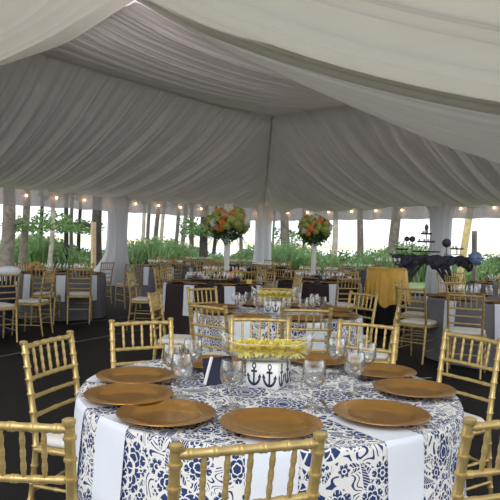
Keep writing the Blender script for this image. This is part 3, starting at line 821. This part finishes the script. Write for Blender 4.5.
def low_flowers(c, kind, desc, n=8):
    """small pot with a mound of blooms"""
    t = thing('flower_pot', 'small %s flower arrangement in a dark pot on %s' % (kind, desc), 'flowers', (c[0], c[1], zt))
    obj('pot', MB().lathe([(.001, 0), (.05, 0), (.065, .06), (.06, .11), (.001, .10)], 16).mesh('pot', M['ink']), t)
    for k in range(n):
        a = k*2.4; r = .03+.012*k
        mb = MB().ball((r*math.cos(a), r*math.sin(a), .17-.008*k), .045, 9, 6, jit=.12); obj('bloom', mb.mesh('bloom', M[['orange', 'coral', 'greenf'][k % 3]]), t)
def tall_flowers(c, label, zc, rb):
    t = thing('flower_arrangement', label, 'flowers', (c[0], c[1], zt))
    zr = zc-zt
    obj('vase', MB().lathe([(.001, 0), (.095, 0), (.10, .012), (.06, .03), (.048, .10), (.055, .4), (.06, zr-rb*.75), (.095, zr-rb*.45), (.09, zr-rb*.45), (.055, zr-rb*.75), (.001, .40)], 24).mesh('vase', M['porcelain']), t)
    mb = MB(); leaves(mb, (0, 0, zr-.02), rb*1.0, 500, .05, (1, 1, .85)); leaves(mb, (0, 0, zr-rb*.6), rb*.7, 170, .05, (1.1, 1.1, .7))
    obj('greenery', mb.mesh('greenery', M['leafdark'], False), t)
    rnd = random.Random(int(c[0]*100)); mats = ['greenf', 'orange', 'greenf', 'greenf', 'coral', 'greenf', 'whitef', 'greenf', 'orange', 'greenf', 'orange']
    N_ = 44
    for k in range(N_):
        y = 1-1.5*(k+.5)/N_; rr = math.sqrt(1-y*y); a = k*2.39996
        d = Vector((rr*math.cos(a), rr*math.sin(a), y*.80)); m_ = mats[(k*3+k//5) % 11]
        s = rb*{'greenf': .27, 'orange': .20, 'coral': .20, 'whitef': .32}[m_]*rnd.uniform(.85, 1.15)
        p = Vector((0, 0, zr))+d*rb*rnd.uniform(.70, 1.0)
        bl = MB().ball(p, s*.86, 12, 8, jit=.16)
        for q in range(70 if m_ in ('greenf', 'whitef') else 36):
            n_ = Vector([rnd.gauss(0, 1) for _ in range(3)]).normalized(); e = n_.orthogonal().normalized(); e.rotate(Matrix.Rotation(rnd.uniform(0, 6.28), 3, n_)); f = n_.cross(e)
            z_ = s*(.28 if m_ in ('greenf', 'whitef') else .42); c_ = p+n_*s*rnd.uniform(.85, 1.02); ti = n_*z_*rnd.uniform(.1, .5)
            bl.add([c_-e*z_, c_+f*z_*.8+ti, c_+e*z_+ti, c_-f*z_*.8], [(0, 1, 2, 3)])
        obj({'greenf': 'green_hydrangea', 'orange': 'orange_rose', 'coral': 'coral_rose', 'whitef': 'white_hydrangea'}[m_], bl.mesh('bloom', M[m_]), t)
    sp = MB()
    for k in range(12):
        a = k*.53; d = Vector((math.cos(a), math.sin(a), 0)); sp.tube([d*.04+Vector((0, 0, zr-rb*.5)), d*rb*.9+Vector((0, 0, zr-rb*.75)), d*rb*1.15+Vector((0, 0, zr-rb*1.15))], [.006, .005, .003], 5)
    obj('trailing_stem', sp.mesh('trailing_stem', M['leafdark']), t)

# second floral table
T2 = Vector((.27, 5.55)); d2 = 'the second floral table'
pos2 = [(-.30, 4.66, .9), (.44, 4.62, PI/2), (1.25, 5.15, 2.9), (1.17, 6.3, -2.5), (.32, 6.72, -PI/2), (-.48, 6.42, -.85), (-.86, 5.68, -.1)]
cl2 = []
for x, y, a in pos2:
    b = back_at(CT); cl2.append((x-math.cos(a)*b*.9, y-math.sin(a)*b*.9, a))
dressed(T2, M['print'], d2, seed=2.1, a0=.35, plates=8, chair_list=cl2)
centrepiece((T2.x-.03, T2.y), zt, math.radians(4), 'on the second floral table')
# dark plum table, mid left
T3 = Vector((-.55, 9.4)); d3 = 'plum table behind second floral table'
dressed(T3, M['plum'], d3, seed=3, a0=-1.2, chair_list=[(T3.x+q*math.cos(t), T3.y+q*math.sin(t), t+PI+j_) for q, t, j_ in ((1.08, .1, .1), (1.1, .9, 0), (1.08, 1.6, -.1), (1.1, 2.3, .1), (1.06, 3.05, 0))]); low_flowers(T3+Vector((.35, .1)), 'orange', d3)
tag(obj('votive_candle', MB().lathe([(.001, 0), (.04, 0), (.045, .07), (.04, .075), (.001, .06)], 16).mesh('votive_candle', M['yellow']), None, (T3.x+.55, T3.y-.1, zt)), 'yellow votive candle on the plum table', 'candle')
# grey table at right
T4 = Vector((3.05, 7.75)); d4 = 'the grey table at right'
cl4 = [(2.44, 6.80, 1.15), (2.12, 7.55, .85), (2.32, 8.4, -.5), (3.5, 6.85, 1.9), (3.0, 8.75, -1.5), (3.9, 8.3, -2.6)]
dressed(T4, M['grey'], d4, seed=4, a0=-1.75, chair_list=cl4)
# left grey table
T5 = Vector((-3.35, 10.9)); d5 = 'the grey table at left'
cl5 = [(-3.3, 9.92, 1.7), (-2.80, 10.10, 1.8), (-3.3, 11.9, -1.6), (-4.1, 11.5, -.6), (-4.3, 10.7, .3)]
dressed(T5, M['grey'], d5, seed=5, a0=-1.3, chair_list=cl5)
T6 = Vector((-4.15, 8.75)); d6 = 'the navy table at the left edge'
cl6 = [(-3.32, 8.05, 2.4), (-3.1, 8.75, 3.05), (-4.1, 9.8, -1.6), (-3.85, 7.75, 1.8)]
dressed(T6, M['navy'], d6, seed=6, a0=.2, chair_list=cl6); 
fp = atd(36, 262, 10.6); low_flowers((fp.x, fp.y), 'orange', d5, 12)
# white folded cloth in a striped basket, far left
g = atd(9, 268, 8.7)
t = thing('gift_basket', 'blue striped basket with white cloth at the left edge', 'basket', (g.x, g.y, zt))
mb = MB()
for k in range(9):
    a = -.9+.225*k; 
rows = [[(r*math.cos(2*PI*j/24), r*math.sin(2*PI*j/24), z) for j in range(24)] for r, z in ((.001, 0), (.13, 0), (.15, .12), (.14, .12), (.12, .02))]
obj('body', MB().grid(rows, True).mesh('body', M['navy']), t)
st = MB()
for k in range(12):
    a = 2*PI*k/12; st.tube([(.132*math.cos(a), .132*math.sin(a), .004), (.153*math.cos(a), .153*math.sin(a), .12)], .009, 5)
obj('stripe', st.mesh('stripe', M['white']), t)
obj('liner_cloth', MB().ball((0, 0, .13), .16, 16, 8, (1.05, 1.05, .5), jit=.05).mesh('liner_cloth', M['white']), t)
# far tables
far = [((1.5, 13.2), 'plum', 'plum table under farther tall flowers', .1), ((.55, 15.4), 'plum', 'far plum table with yellow centrepiece', .5),
       ((1.22, 10.6), 'plum', 'plum table left of gold table', .2), ((-2.1, 15.2), 'grey', 'far grey table right of left leg', .3),
       ((-.48, 11.85), 'plum', 'plum table under nearer tall flowers', .35), ((-.2, 17.6), 'plum', 'plum table before corner tent leg', .15),
       ((4.9, 11.5), 'grey', 'far grey table at right edge', .4), ((2.9, 16.4), 'grey', 'far grey table left of dessert table', .25),
       ((-1.6, 19.2), 'grey', 'farthest grey table by left valance', .45)]
for i, (c, cl, ds, a0) in enumerate(far):
    dressed(c, M[cl], ds, seed=10+i*1.7, a0=a0, glasses=2)
tall_flowers((-.44, 11.7), 'tall white vase of orange, green and white flowers, the nearer left one', 1.77, .37)
tall_flowers((1.36, 13.0), 'tall white vase of orange, green and white flowers, the farther right one', 1.74, .34)
for c, dsc in (((.32, 15.35), 'far plum table, left one'), ((.80, 15.35), 'far plum table, right one')):
    t = thing('flower_bowl', 'low yellow flower mound on '+dsc, 'flowers', (c[0], c[1], zt))
    obj('bowl', MB().lathe([(.001, 0), (.08, 0), (.16, .05), (.155, .05), (.001, .02)], 16).mesh('bowl', M['ink']), t)
    for k in range(9):
        obj('bloom', MUMS[k % 4], t, (.1*math.cos(k*2.4)*(k > 0)*(.5+.08*k), .06*math.sin(k*2.4), .07))
low_flowers((4.75, 11.3), 'green', 'far grey table at right edge', 8)
low_flowers((-1.9, 15.0), 'orange', 'far grey table right of left leg', 8)

# gold satin cocktail table
gt = Vector((2.22, 9.85)); RG, ZG = .29, 1.05
table_base('cocktail_table', gt, RG, ZG, 'tall round cocktail table under the gold satin overlay', None)
o = obj('tablecloth', cloth_mesh(RG, ZG+.002, 1.03, 1, M['black'], 9, .06), None, (gt.x, gt.y, 0)); tag(o, 'black floor-length cloth under the gold satin overlay', 'tablecloth')
def overlay(R, tz, seed):
    n = 144; rows = []
    pr = [(r*R, 0) for r in (.001, .3, .6, .85)]+[(R+.012, .0), (R+.022, .012)]
    for r, dz in pr: rows.append([(r*math.cos(2*PI*j/n), r*math.sin(2*PI*j/n), tz-dz) for j in range(n)])
    for k in range(1, 15):
        row = []
        for j in range(n):
            th = 2*PI*j/n; D = .52+.07*math.cos(4*th+.5)+.03*math.sin(9*th); dz = .012+D*k/14
            rr = R+.024+fold(th, dz-.018, 1, 9, .06)+.035*(.5+.5*math.sin(21*th+2*math.sin(3*th)))*k/14+.004
            row.append((rr*math.cos(th), rr*math.sin(th), tz-dz))
        rows.append(row)
    return MB().grid(rows, True).mesh('table_overlay', M['goldsatin'])
tag(obj('table_overlay', overlay(RG, ZG+.006, 1), None, (gt.x, gt.y, 0)), 'gold satin overlay on the tall cocktail table', 'tablecloth')
for k in range(5):
    a = k*1.25; x, y = gt.x+.17*math.cos(a), gt.y+.17*math.sin(a)
    glass(x, y, ZG+.007, 'clear goblet on the gold cocktail table, %s' % ['right', 'far', 'left', 'near left', 'near right'][k], 'goblets on the gold cocktail table')

# dessert table
dt = Vector((4.0, 13.7)); rz = math.radians(-4)
t = thing('dessert_table', 'dark driftwood trestle table swagged with charcoal gauze', 'table', (dt.x, dt.y, 0), rz)
obj('tabletop', MB().box((0, 0, 1.18), (1.5, .7, .05), bev=.01).mesh('tabletop', M['driftwood']), t)
for s in (-1, 1):
    for y in (-.28, .28):
        obj('leg', MB().tube([(s*.30, y, 1.155), (s*.52, y, .62), (s*.78, y, .0)], [.045, .05, .05], 7).mesh('leg', M['driftwood']), t)
        obj('brace', MB().tube([(s*.12, y*.9, 1.14), (s*.56, y*.9, .52)], [.03, .035], 6).mesh('brace', M['driftwood']), t)
obj('crossbar', MB().tube([(-.62, 0, .35), (.62, 0, .35)], .03, 6).mesh('crossbar', M['driftwood']), t)
# gauze swag: bunched ruffles round the edge
rows = []; n = 220
for j in range(n+1):
    u = j/n; x = -.86+1.72*u; row = []
    for k in range(15):
        q = k/14; bz = .12+.10*abs(math.sin(u*PI*2.5))
        y = -.40-.05*math.sin(q*PI)+.03*math.sin(u*70+q*5)*q+.02*math.sin(u*31+q*9)
        z = 1.235-bz*q*1.4+.02*math.sin(u*43+q*7)+.015*math.sin(u*97)
        if k < 4: y = .3-.7*k/3*1.0; z = 1.22+.022*math.sin(u*40+k*2)+.012
        row.append((x, y, z))
    rows.append(row)
obj('gauze_swag', MB().grid(rows).mesh('gauze_swag', M['burlap']), t)
def on_dt(x, y, z=0): 
    c, s = math.cos(rz), math.sin(rz); return (dt.x+x*c-y*s, dt.y+x*s+y*c, 1.265+z)
def tray(x, y, tiers, label, name='tiered_tray'):
    o = thing(name, label, 'tray', on_dt(x, y))
    top = max(h for r, h in tiers)
    obj('pole', MB().tube([(0, 0, 0), (0, 0, top+.03)], .012, 8).mesh('pole', M['silver']), o)
    obj('base', MB().lathe([(.001, 0), (.12, 0), (.11, .012), (.001, .02)], 20).mesh('base', M['silver']), o)
    if len(tiers) > 1: obj('finial', MB().lathe([(.001, top), (.035, top+.02), (.03, top+.09), (.05, top+.14), (.02, top+.2), (.001, top+.22)], 12).mesh('finial', M['silver']), o)
    for r, h in tiers:
        d = obj('plate', MB().lathe([(.001, h-.02), (r, h-.02), (r+.012, h+.012), (r, h+.012), (.001, h+.006)], 28).mesh('plate', M['silver']), o)
        for k in range(max(3, int(r*26))):
            a = 2*PI*k/max(3, int(r*26)); obj('cupcake', MB().lathe([(.001, 0), (.018, 0), (.024, .025), (.020, .04), (.001, .055)], 8, (r*.8*math.cos(a), r*.8*math.sin(a), h+.012)).mesh('cupcake', M['cake']), d)
tray(-.05, 0, [(.30, .06), (.19, .28), (.12, .46)], 'tall three-tier tray of small cakes on the dessert table')
tray(-.60, -.1, [(.13, .10)], 'low single tray left on the dessert table', 'cake_stand')
tray(.62, -.05, [(.14, .14)], 'low single tray right on the dessert table', 'cake_stand')
def topiary(x, y, h, r, label):
    o = thing('topiary', label, 'ornament', on_dt(x, y))
    obj('ball', MB().ball((0, 0, h), r, 14, 10, jit=.05).mesh('ball', M['dkball']), o)
    obj('stick', MB().tube([(0, 0, .012), (0, 0, h-r*.9)], .008, 6).mesh('stick', M['driftwood']), o)
    obj('base', MB().lathe([(.001, 0), (.05, 0), (.045, .015), (.001, .018)], 14).mesh('base', M['driftwood']), o)
topiary(-.46, .1, .33, .06, 'dark ball ornament on a stick, left pair, outer'); topiary(-.33, .14, .33, .07, 'dark ball ornament on a stick, left pair, inner'); topiary(.40, 0, .26, .10, 'large dark ball ornament right of the tiered tray')
p = on_dt(.88, -.56, -.11)
t2 = thing('hydrangea', 'blue hydrangea bloom at the right end of the dessert table', 'flower', p)
obj('bloom', MB().ball((0, 0, .06), .14, 14, 10, jit=.09).mesh('bloom', M['bluef']), t2)
mb = MB(); leaves(mb, (0, .0, .0), .16, 30, .06); obj('leaf', mb.mesh('leaf', M['leafdark'], False), t2)
# extra loose chairs seen by the left leg and centre
for (px, py, d, a, lb) in [(129, 263, 12.6, 2.2, 'gold chair standing alone just right of the left draped leg'), (99, 266, 13.2, 2.6, 'gold chair standing just left of the left draped leg')]:
    p = atd(px, py, d); chair((p.x, p.y), a, lb, 'loose gold chairs')

# ------------------------------------------------------------------ light
w = bpy.data.worlds.new('sky'); SC.world = w; w.use_nodes = True
nt = w.node_tree; bgn = nt.nodes['Background']
bgn.inputs['Color'].default_value = (.96, .98, 1, 1); bgn.inputs['Strength'].default_value = 1.45
sun = bpy.data.objects.new('sun', bpy.data.lights.new('sun', 'SUN')); C.objects.link(sun)
sun.data.energy = 1.1; sun.data.angle = math.radians(25); sun.data.color = (1, .97, .92)
sun.rotation_euler = (math.radians(48), math.radians(-18), 0)
vs = SC.view_settings; vs.view_transform = 'Standard'; vs.look = 'None'; vs.exposure = 0.0; vs.gamma = 1; vs.use_curve_mapping = False
SC.cycles.max_bounces = 10; SC.cycles.transparent_max_bounces = 24
SC.cycles.use_denoising = True
